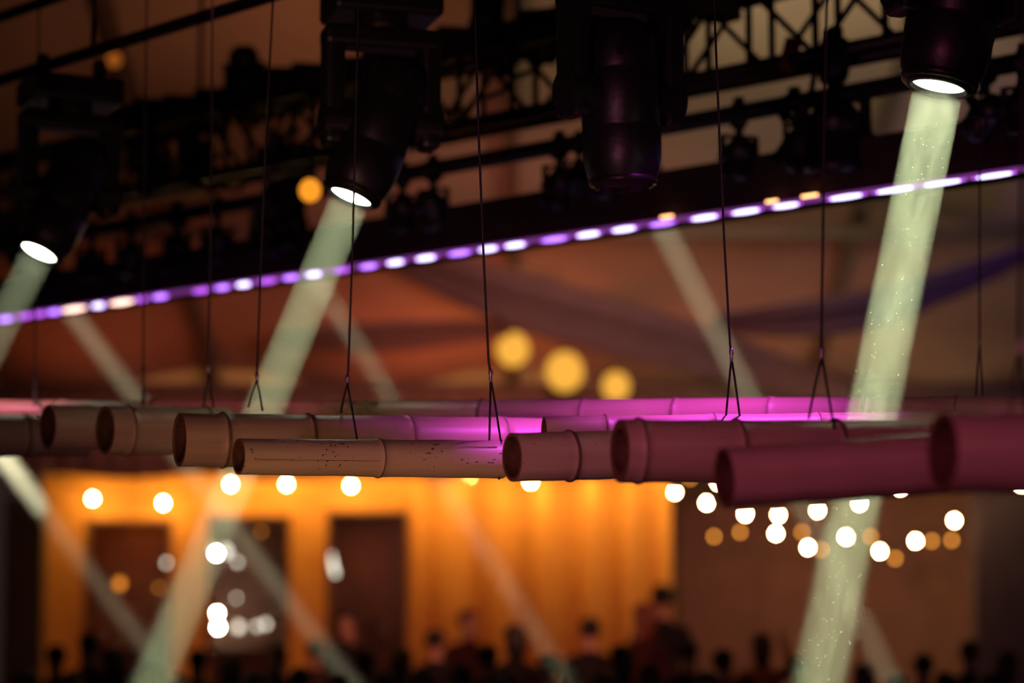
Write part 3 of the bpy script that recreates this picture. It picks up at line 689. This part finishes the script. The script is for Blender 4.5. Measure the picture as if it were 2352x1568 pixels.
# ------------------------------------------------------------------ bamboo poles
def pole(pl, pr, rl, rr, nodes, m, label, crack=False, wall=0.16, septum=0.22):
    ax = (pr - pl); L = ax.length; X = ax.normalized()
    Y = Vector((0, 0, 1)).cross(X).normalized(); Z = X.cross(Y)
    Rm = Matrix((X, Y, Z)).transposed()
    R = lambda t: rl + (rr - rl) * t
    prof = []; ks = sorted(nodes)
    xs = sorted(set([i / 40 for i in range(41)] + [max(0, min(1, t + o / L)) for t in ks for o in (-0.03, -0.012, -0.005, 0.0, 0.006, 0.014, 0.03)]))
    for t in xs:
        r = R(t)
        for k in ks:
            dx = (t - k) * L; r += 0.0035 * math.exp(-(dx / 0.010) ** 2) * (rl / 0.055)
        r += 0.0007 * math.sin(t * 23 + rl * 400)
        prof.append((r, t * L))
    bm = NB(); lathe(bm, prof, 40, axis='X')
    # hollow ends
    for end in (0, 1):
        t = end; r = R(t); x = end * L; sgn = 1 if end == 0 else -1
        b0 = len(bm.faces)
        lathe(bm, [(r * (1 - wall), x), (r * (1 - wall) * 0.97, x + sgn * min(septum, L * 0.3)), (0, x + sgn * min(septum, L * 0.3))], 40, axis='X')
        bm.faces.ensure_lookup_table()
        for f in bm.faces[b0:]: f.material_index = 1
    o = mesh('bamboo_pole', bm, [m, 'bamboo_inner'], None, True); o.location = pl; o.rotation_euler = Rm.to_euler()
    tag(o, label, 'bamboo pole', 'hanging bamboo poles')
    for end in (0, 1):
        r = prof[0][0] if end == 0 else prof[-1][0]; x = -0.0005 if end == 0 else L + 0.0005; sgn = 1 if end == 0 else -1
        bm = NB(); lathe(bm, [(r * 0.995, x + sgn * 0.003), (r * 0.99, x), (r * (1 - wall) * 1.005, x), (r * (1 - wall) * 0.995, x + sgn * 0.003)], 40, axis='X')
        e = mesh('cut_rim', bm, 'bamboo_cut', o); e['label'] = 'sawn brown rim'
    for k in ks:
        r = R(k) + 0.0035 * rl / 0.055; bm = NB()
        lathe(bm, [(r - 0.002, k * L - 0.006), (r + 0.0014, k * L - 0.0035), (r + 0.0016, k * L - 0.001), (r - 0.001, k * L + 0.0005), (r + 0.0008, k * L + 0.002), (r - 0.002, k * L + 0.006)], 40, axis='X')
        mesh('node_ring', bm, 'bamboo_node', o, True)
    if crack:
        th = math.radians(180 + 20); bm = NB(); pts = []
        for i in range(24):
            t = 0.045 + (0.53 - 0.045) * i / 23
            a = math.radians(crack + 0.6 * math.sin(i * 1.1)); r = R(t) + 0.0003
            pts.append(Vector((t * L, r * math.cos(a), r * math.sin(a))))
        path_tube(bm, pts, 0.0007, 4); mesh('crack', bm, 'crack_dark', o)
    return o
def tube_px(l, r, dl, dr, hl, hr, nodes_px, m, label, **kw):
    """l, r: pixel centre of the end faces; dl, dr: distances; hl, hr: diameters in pixels; nodes_px: columns of the nodes"""
    pl, pr = P(l[0], l[1], dl), P(r[0], r[1], dr)
    nodes = []
    for x in nodes_px:                                    # perspective-correct position along the culm
        k = (x - 1176) / F; D = dr - dl
        nodes.append((k * dl - pl.x) / ((pr.x - pl.x) - k * D))
    return pole(pl, pr, hl / 2 / F * dl, hr / 2 / F * dr, nodes, m, label, **kw)
tube_px((548, 1048), (1152, 1055), 7.25, 7.66, 83, 88, [869], 'bamboo_pale', 'short speckled pale bamboo pole in sharp focus with one dark node', crack=193)
tube_px((1176, 1050), (1560, 1040), 6.90, 7.12, 112, 110, [1308], 'bamboo_fair', 'bamboo pole starting right where the sharp speckled pole ends')
tube_px((1424, 1035), (2140, 1040), 6.25, 6.48, 145, 148, [1466, 1690, 1918], 'bamboo_tan', 'long thick bamboo pole with a wide sawn end behind the lowest pole', wall=0.3, septum=0.05)
tube_px((1664, 1097), (2170, 1062), 5.5, 5.64, 138, 142, [], 'bamboo_tan', 'lowest blurred bamboo pole, front right, magenta tinted', septum=0.3)
tube_px((2166, 1038), (2900, 1055), 4.95, 5.1, 185, 185, [2560], 'bamboo_tan', 'nearest very blurred bamboo pole running out of the right edge', septum=0.3)
tube_px((412, 1010), (1400, 1018), 7.85, 8.45, 124, 112, [512, 708, 935, 1150], 'bamboo_tan', 'long bamboo pole with several nodes behind the sharp speckled pole')
tube_px((241, 988), (520, 990), 8.66, 8.92, 112, 108, [291, 470], 'bamboo_tan', 'bamboo pole with its open end third from the left')
tube_px((110, 980), (450, 985), 9.1, 9.42, 102, 98, [400], 'bamboo_tan', 'bamboo pole with its open end second from the left')
tube_px((-160, 1000), (200, 1000), 9.8, 10.1, 100, 95, [56], 'bamboo_tan', 'leftmost bamboo pole cut by the left edge of the picture')
tube_px((1250, 1002), (2260, 985), 7.35, 7.55, 92, 84, [1390, 1640, 1880], 'bamboo_tan', 'bamboo pole with a bright magenta top edge between two rows')
tube_px((-120, 960), (1010, 962), 10.6, 9.5, 84, 80, [140, 360, 590, 800], 'bamboo_tan', 'rear bamboo pole glowing pink along its top at the left')
tube_px((880, 962), (2560, 948), 8.95, 8.1, 84, 84, [1110, 1342, 1552, 1772, 1990, 2200], 'bamboo_tan', 'rear bamboo pole glowing magenta with evenly spaced nodes')

# ------------------------------------------------------------------ wires
def wire(path, d, feet, knot, label, r=0.0036, loop=None, km='ferrule'):
    p = [P(x, y, d) for x, y in path]; top = p[0] + (p[0] - p[1]).normalized() * 0.9
    k = P(knot[0], knot[1], d)
    root = empty('hanging_wire', k); tag(root, label, 'wire', 'wires holding the bamboo poles')
    bm = NB(); path_tube(bm, [top - k] + [q - k for q in p] + [Vector((0, 0, 0))], r, 6); mesh('line', bm, 'wire_steel', root)
    bm = NB(); lathe(bm, [(0, -0.021), (0.004, -0.02), (0.006, -0.008), (0.004, -0.002), (0.0075, 0.004), (0.007, 0.014), (0.003, 0.021), (0, 0.022)], 10); mesh('knot', bm, km, root, True)
    for fx, fy, fd in feet:
        e = P(fx, fy, fd); bm = NB(); path_tube(bm, [Vector((0, 0, -0.008)), (e - k) * 0.5 + Vector((0, 0, 0.002)), e - k], r * 0.95, 6); mesh('bridle', bm, 'wire_steel', root)
    if loop:
        cxp, cyp, rad, dd_, wdir = loop
        c = P(cxp, cyp, dd_) - k; bm = NB(); pts = []
        for i in range(25):
            a = 2 * math.pi * i / 24; pts.append(c + Vector((0.004 * math.cos(a), -rad * math.sin(a), rad * math.cos(a))))
        path_tube(bm, pts, r * 0.95, 6); mesh('loop', bm, 'wire_steel', root)
    return root
wire([(1090, 0), (1099, 300), (1110, 570), (1122, 825)], 7.5, [(1124, 1014, 7.64), (1150, 1012, 7.60)], (1127, 862), 'sharp thin wire with a knot holding the speckled bamboo pole', loop=(1149, 1055, 0.0615, 7.66, 0))
wire([(1640, 0), (1652, 300), (1664, 560), (1677, 790)], 7.3, [(1667, 962, 7.42), (1700, 962, 7.42)], (1680, 815), 'sharp thin wire with a knot right of the unlit moving head')
wire([(1899, -10), (1893, 300), (1890, 560), (1887, 780)], 6.45, [(1857, 962, 6.48), (1916, 985, 6.34)], (1887, 812), 'softly blurred wire left of the big beam', loop=(1917, 1038, 0.088, 6.42, 0))
wire([(822, 60), (814, 400), (808, 620), (800, 850)], 7.95, [(783, 948, 8.1), (820, 1008, 7.6)], (798, 874), 'thin wire passing the lit lens of the middle moving head')
wire([(627, 0), (610, 330), (598, 640), (592, 800)], 8.5, [(570, 935, 8.45), (603, 942, 8.1)], (590, 868), 'blurred wire left of the middle beam')
wire([(488, 0), (486, 330), (482, 640), (479, 800)], 9.2, [(468, 930, 9.0), (490, 935, 9.0)], (478, 850), 'blurred wire with a violet knot in the left third')
wire([(337, 0), (333, 330), (330, 640), (329, 790)], 10.0, [(326, 932, 9.8), (332, 932, 9.8)], (329, 850), 'very blurred wire beside the left faint beam', km='wire_steel')
wire([(90, 0), (86, 330), (82, 640), (80, 800)], 10.8, [(77, 930, 10.2), (84, 930, 10.2)], (80, 860), 'very blurred wire nearest the left edge', km='wire_steel')
wire([(2252, -10), (2251, 300), (2250, 560), (2250, 740)], 9.2, [(2240, 920, 8.3), (2258, 920, 8.3)], (2250, 787), 'faint blurred wire right of the big beam')
wire([(2356, -10), (2350, 300), (2345, 560), (2342, 740)], 5.1, [(2320, 948, 5.05), (2358, 948, 5.05)], (2342, 797), 'dark blurred wire at the right edge holding the nearest pole', r=0.004)

# ------------------------------------------------------------------ the crowd
def person_mesh(name, arms, cloth):
    """standing figure 1.72 m, facing +Y, grown from a joint graph with Skin + Subdivision; sole of the feet at z = 0"""
    J = {'pel': (0, 0, .96, .135, .10), 'bel': (0, .01, 1.10, .13, .095), 'che': (0, 0, 1.30, .155, .105), 'nk0': (0, -.01, 1.44, .075, .07), 'nk1': (0, .01, 1.51, .062, .06), 'hd0': (0, .02, 1.575, .072, .085), 'hd1': (0, .015, 1.645, .078, .098), 'hd2': (0, .005, 1.70, .055, .07)}
    E = [('pel', 'bel'), ('bel', 'che'), ('che', 'nk0'), ('nk0', 'nk1'), ('nk1', 'hd0'), ('hd0', 'hd1'), ('hd1', 'hd2')]
    for s, k in ((-1, 'l'), (1, 'r')):
        J['hip' + k] = (s * .09, 0, .90, .095, .095); J['kne' + k] = (s * .10, .01, .50, .062, .062); J['ank' + k] = (s * .10, -.01, .09, .042, .045); J['toe' + k] = (s * .11, .14, .035, .04, .03)
        E += [('pel', 'hip' + k), ('hip' + k, 'kne' + k), ('kne' + k, 'ank' + k), ('ank' + k, 'toe' + k)]
        J['sho' + k] = (s * .19, -.005, 1.40, .08, .07)
        if arms == 'up': J['elb' + k] = (s * .30, .10, 1.45 if s > 0 else 1.20, .045, .045); J['wri' + k] = (s * .24, .20, 1.70 if s > 0 else 1.25, .032, .032); J['han' + k] = (s * .23, .21, 1.80 if s > 0 else 1.30, .038, .022)
        else: J['elb' + k] = (s * .245, -.03, 1.10, .046, .046); J['wri' + k] = (s * .25, .05, .86, .033, .033); J['han' + k] = (s * .245, .075, .77, .04, .022)
        E += [('che', 'sho' + k), ('sho' + k, 'elb' + k), ('elb' + k, 'wri' + k), ('wri' + k, 'han' + k)]
    names = list(J); me = bpy.data.meshes.new(name)
    me.from_pydata([J[n][:3] for n in names], [(names.index(a), names.index(b)) for a, b in E], [])
    o = bpy.data.objects.new(name, me); C.objects.link(o)
    o.modifiers.new('skin', 'SKIN'); o.modifiers.new('sub', 'SUBSURF').levels = 1
    o.modifiers['sub'].render_levels = 1
    sv = me.skin_vertices[0].data
    for i, n in enumerate(names):
        sv[i].radius = J[n][3:]; sv[i].use_root = (n == 'pel')
    dg = bpy.context.evaluated_depsgraph_get(); ev = o.evaluated_get(dg)
    out = bpy.data.meshes.new_from_object(ev); bpy.data.objects.remove(o); bpy.data.meshes.remove(me)
    # nose, then colours by height
    out.materials.clear()
    for x in cloth: out.materials.append(M[x])
    for p in out.polygons:
        p.use_smooth = True; c = p.center
        hand = abs(c.x) > .2 and (c.z < .86 or (arms == 'up' and ((c.x > 0 and c.z > 1.66) or (c.x < 0 and c.y > .18))))
        p.material_index = 0 if (c.z > 1.485 and abs(c.x) < .15) or hand else (1 if c.z > .93 else (2 if c.z > .09 else 3))
    for v in out.vertices:
        if v.co.z > 1.59 and v.co.z < 1.64 and v.co.y > .08 and abs(v.co.x) < .03: v.co.y += .02
    return out
def hair_mesh(long_):
    bm = sphere_bm(1.0, 16, 12)
    for v in bm.verts:
        x, y, z = v.co
        v.co = Vector((x * .092, y * .112 + .0, z * .095 + 1.665))
        if y > .25 and z < .35: v.co.y = min(v.co.y, .05); v.co.z = max(v.co.z, 1.68)
        if long_ and z < -.1 and y < .3: v.co.z -= .16 * (-z); v.co.y -= .02
    me = bpy.data.meshes.new('hair'); bm.to_mesh(me); bm.free()
    for p in me.polygons: p.use_smooth = True
    return me
cl = {}
for nm, c in (('cloth_black', (.02, .017, .02)), ('cloth_brown', (.07, .04, .03)), ('cloth_maroon', (.05, .016, .015)), ('cloth_grey', (.08, .07, .07)), ('cloth_rust', (.45, .16, .05)), ('trousers', (.02, .02, .03)), ('shoes', (.015, .012, .012))):
    mat(nm, c, .9, noise=tuple(v * .7 for v in c), bump=.15, scale=25, spec=.1)
for nm, c in (('hair_black', (.012, .009, .008)), ('hair_brown', (.05, .025, .012)), ('hair_red', (.14, .035, .015))): mat(nm, c, .6, noise=tuple(v * .6 for v in c), scale=60)
PM = {}
HM = [hair_mesh(False), hair_mesh(True)]
def person(px, ptop, d, cloth, hair, longh, arms, rz, label, hgt=None):
    key = (arms, cloth)
    if key not in PM: PM[key] = person_mesh('person', arms, ['skin', cloth, 'trousers', 'shoes'])
    top = P(px, ptop, d); s = top.z / 1.76
    o = link('person', PM[key]); o.location = (top.x, top.y, 0.0); o.scale = (s, s, s); o.rotation_euler = (0, 0, rz)
    tag(o, label, 'person', 'people watching')
    hm = HM[longh].copy() if HM[longh].materials else HM[longh]
    hm.materials.clear(); hm.materials.append(M[hair]); h = link('hair', hm, o)
R_ = random.Random(5)
people = [(130, 1490, 21, 'cloth_black', 'hair_black', 0, 'down', 'person in black at the bottom left beside the post'), (205, 1462, 22, 'cloth_maroon', 'hair_black', 0, 'down', 'person with dark hair below the left window'), (262, 1498, 19, 'cloth_brown', 'hair_black', 1, 'down', 'person in brown below the left window'), (355, 1530, 17, 'cloth_black', 'hair_brown', 0, 'down', 'person low in front where two beams cross'), (455, 1500, 21, 'cloth_black', 'hair_black', 0, 'down', 'person in black below the white lamps of the bar'),
          (535, 1520, 18, 'cloth_grey', 'hair_brown', 1, 'up', 'person raising an arm below the white lamps'), (640, 1492, 22, 'cloth_black', 'hair_black', 0, 'down', 'person in black between the middle and right windows'), (725, 1478, 24, 'cloth_brown', 'hair_black', 0, 'down', 'person in brown left of the right window'), (800, 1410, 25, 'cloth_black', 'hair_black', 0, 'down', 'tall dark person standing in the right booth window'), (868, 1428, 27, 'cloth_brown', 'hair_brown', 1, 'down', 'person with long brown hair right in the right window'), (842, 1505, 20, 'cloth_black', 'hair_black', 0, 'down', 'person in black in front of the right window'), (925, 1500, 21, 'cloth_brown', 'hair_black', 1, 'down', 'person at the edge of the curtain with long black hair'),
          (1000, 1455, 24, 'cloth_black', 'hair_black', 0, 'down', 'person in black before the first curtain panel'), (1075, 1408, 27, 'cloth_maroon', 'hair_red', 0, 'down', 'person with reddish hair before the curtain'), (1120, 1490, 20, 'cloth_brown', 'hair_black', 0, 'down', 'shorter person in brown in the middle of the curtain'), (1182, 1444, 22, 'cloth_black', 'hair_black', 1, 'down', 'person in black with long hair left of the curtain beam'), (1262, 1512, 19, 'cloth_black', 'hair_brown', 0, 'down', 'person in black at the foot of the curtain beam'), (1355, 1428, 24, 'cloth_black', 'hair_black', 0, 'down', 'person whose round dark head stands alone before the curtain'), (1425, 1490, 20, 'cloth_brown', 'hair_black', 1, 'down', 'person in brown near the right end of the curtain'),
          (1478, 1395, 25, 'cloth_maroon', 'hair_red', 1, 'down', 'tall person in maroon at the right end of the curtain'), (1520, 1352, 27, 'cloth_black', 'hair_black', 0, 'down', 'tallest dark person before the edge of the dark wall'), (1580, 1478, 21, 'cloth_black', 'hair_black', 0, 'down', 'person in black just right of the curtain'), (1660, 1500, 20, 'cloth_black', 'hair_black', 0, 'down', 'person in black left of the rust coloured one'), (1748, 1462, 22, 'cloth_rust', 'hair_brown', 1, 'up', 'person in rust orange raising an arm'), (1830, 1520, 19, 'cloth_black', 'hair_black', 0, 'down', 'person in black left of the big beam'), (1985, 1532, 18, 'cloth_brown', 'hair_brown', 1, 'down', 'person in brown right of the big beam'), (2120, 1510, 20, 'cloth_black', 'hair_black', 0, 'down', 'person in black at lower right'), (2225, 1480, 22, 'cloth_black', 'hair_black', 0, 'down', 'person in black before the plum post'), (2310, 1505, 20, 'cloth_brown', 'hair_black', 1, 'down', 'person in brown at the bottom right edge')]
for px, top, d, c, h, lg, ar, lb in people: person(px, top - 12, d, c, h, lg, ar, math.pi + R_.uniform(-.8, .8) if R_.random() < .08 else R_.uniform(-.8, .8), lb)

front = [(60, 1535), (165, 1540), (300, 1545), (415, 1548), (590, 1540), (690, 1530), (775, 1545), (885, 1540), (970, 1535), (1060, 1520), (1160, 1542), (1310, 1530), (1385, 1545), (1490, 1520), (1620, 1540), (1710, 1548), (2060, 1545), (2170, 1540), (2270, 1545)]
where = ['under the dark left post', 'under the left edge of the left window', 'under the amber lamp', 'under the crossing of the two beams', 'under the right edge of the middle window', 'between the middle and right windows', 'under the left edge of the right window', 'under the right edge of the right window', 'at the start of the curtain', 'under the first curtain fold', 'under the third bulb from the dark wall', 'right of the faint curtain beam', 'under the lone round head', 'under the tall maroon person', 'right of the curtain edge', 'left of the rust orange person', 'right of the big beam', 'under the plum post', 'in the bottom right corner']
for k, ((px, top), w) in enumerate(zip(front, where)):
    person(px, top, 15.5 + 2.2 * (k % 2), R_.choice(['cloth_black', 'cloth_brown', 'cloth_grey']), R_.choice(['hair_black', 'hair_brown']), R_.randint(0, 1), 'down', R_.uniform(-.6, .6), 'head of a nearer spectator at the bottom ' + w)
